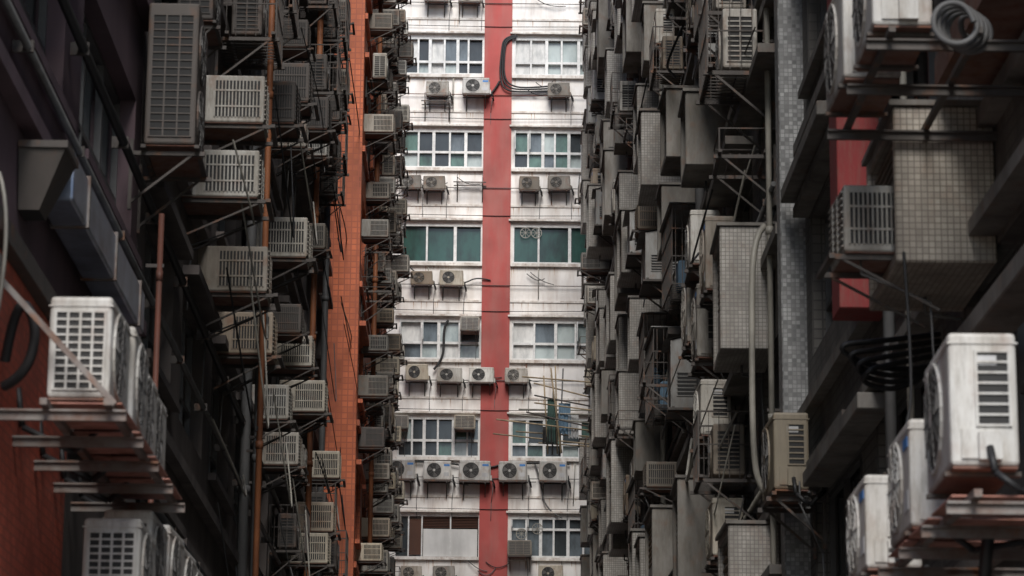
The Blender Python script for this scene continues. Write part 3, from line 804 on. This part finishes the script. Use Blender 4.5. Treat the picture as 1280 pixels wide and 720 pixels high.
for i in range(34):
    y = rnd.uniform(30, 72); z = 1.6+y*rnd.uniform(0.14, 0.34)
    hang(1, 2.8+rnd.uniform(0, 0.35), y, z, rnd.uniform(0.8, 3), rnd.uniform(0.3, 1.1), rnd.choice(['pvc','black','black','pipeg']), rnd.choice([0.009, 0.014, 0.02]))
for j in range(4):
    cable([(3.3, 19.9, 6.0-j*0.05), (2.85, 19.7, 5.9-j*0.06), (2.5+0.08*j, 19.6, 5.85-0.06*j), (2.7, 19.75, 5.75-0.05*j), (3.05, 19.9, 5.72-0.05*j), (3.3, 20, 5.8)], 0.02, 'black')
pts = []
for j in range(40):
    t = j*0.7
    pts.append((2.76+0.13*math.cos(t)+0.004*j, 15.9+0.006*j, 7.0+0.13*math.sin(t)))
pts += [(2.9, 16.3, 7.0), (3.2, 16.6, 7.1)]
cable(pts, 0.018, 'pipeg')
cable([(2.75,17.9,6.1),(2.78,17.8,5.2),(2.72,17.8,4.9),(2.6,17.6,4.4)], 0.012, 'black')
cable([(2.8,17.6,4.0),(2.75,17.2,3.5),(2.8,16.6,3.2),(2.9,16.2,2.9),(2.9,16,2.2)], 0.03, 'black')
cable([(2.7,14.9,3.8),(2.66,15,3.4),(2.7,15.1,2.9),(2.8,15.2,2.2)], 0.035, 'black')
cable([(3.2,30.6,9.6),(3.0,30.4,9.5),(2.98,30.4,8.2),(2.98,30.4,7.0),(3.05,30.5,6.6),(3.2,30.6,6.5)], 0.035, 'pvc')
cable([(-2.7,15.9,4.9),(-2.62,15.7,5.25),(-2.5,15.75,5.1),(-2.55,15.8,4.8),(-2.7,15.9,4.75)], 0.03, 'black')
cable([(-2.7,15.5,5.0),(-2.6,15.4,5.6),(-2.72,15.5,5.9)], 0.012, 'pvc')

# ------------------------------------------------------------ bamboo drying rack with washing
dr = MB()
for i in range(11):
    y = 68+rnd.uniform(0, 4); z = 15.1+rnd.uniform(-0.6, 1.0)
    dr.rod((3.2, y, z-0.2), (rnd.uniform(0.3, 1.4), y+rnd.uniform(-0.8, 0.8), z+rnd.uniform(-0.15, 0.3)), 0.02, rnd.choice(['bamboo','bamboo','pvc','steel']), 6)
for i in range(6):
    x = 1.75+rnd.uniform(-0.15, 0.35)
    dr.rod((x, 70+rnd.uniform(-0.3, 0.3), 13.9), (x+rnd.uniform(-0.35, 0.1), 70, 15.9+rnd.uniform(-0.4, 0.4)), 0.022, rnd.choice(['bamboo','bamboo','pipeg']), 6)
dr.rod((1.5, 70.1, 14.2), (3.2, 70.1, 14.1), 0.02, 'bamboo', 6)
for (x, z, wd, h, k) in ((1.72,15.3,0.2,1.1,'clothg'),(2.0,15.2,0.3,0.8,'clothb'),(2.25,14.9,0.25,0.6,'clothw'),(1.6,14.6,0.35,0.45,'vent')):
    n = 6
    for i in range(n):
        x0 = x+wd*i/n; x1 = x+wd*(i+1)/n
        dr.quad([(x0, 70-0.05+0.06*(i % 2), z-h+0.05*(i % 2)), (x1, 70-0.05+0.06*((i+1) % 2), z-h), (x1, 70+0.02*((i+1) % 2), z), (x0, 70+0.02*(i % 2), z)], k)
obj('bamboo_clothes_rack', dr.mesh('d'))

# ------------------------------------------------------------ light, world, camera
wd = bpy.data.worlds.new('World'); C.world = wd; wd.use_nodes = True
nt = wd.node_tree
sky = nt.nodes.new('ShaderNodeTexSky'); sky.sky_type = 'NISHITA'; sky.sun_disc = False
SE = 43
sky.sun_elevation = math.radians(SE); sky.sun_rotation = math.radians(180)
bg = nt.nodes['Background']; bg.inputs['Strength'].default_value = 0.15
nt.links.new(sky.outputs[0], bg.inputs[0])
sun = bpy.data.lights.new('sun', 'SUN'); sun.energy = 4.2; sun.angle = math.radians(30); sun.color = (1, 0.965, 0.92)
so = bpy.data.objects.new('sun', sun); COL.objects.link(so)
so.rotation_euler = Vector((0.0, math.cos(math.radians(SE)), -math.sin(math.radians(SE)))).to_track_quat('-Z', 'Y').to_euler()

cam = bpy.data.cameras.new('camera'); cam.lens = 100; cam.sensor_width = 36
cam.clip_end = 2000; cam.clip_start = 0.1
cam.dof.use_dof = True; cam.dof.focus_distance = 60; cam.dof.aperture_fstop = 4.5
co = bpy.data.objects.new('camera', cam); COL.objects.link(co)
co.matrix_world = Matrix.Translation((0, 0, 1.6)) @ Matrix.Rotation(math.radians(-0.66), 4, 'Z') @ Matrix.Rotation(math.radians(90+13.3), 4, 'X') @ Matrix.Rotation(math.radians(0.5), 4, 'Z')
C.camera = co
C.view_settings.view_transform = 'Standard'; C.view_settings.look = 'None'; C.view_settings.exposure = 0
print('objects', len(bpy.data.objects))
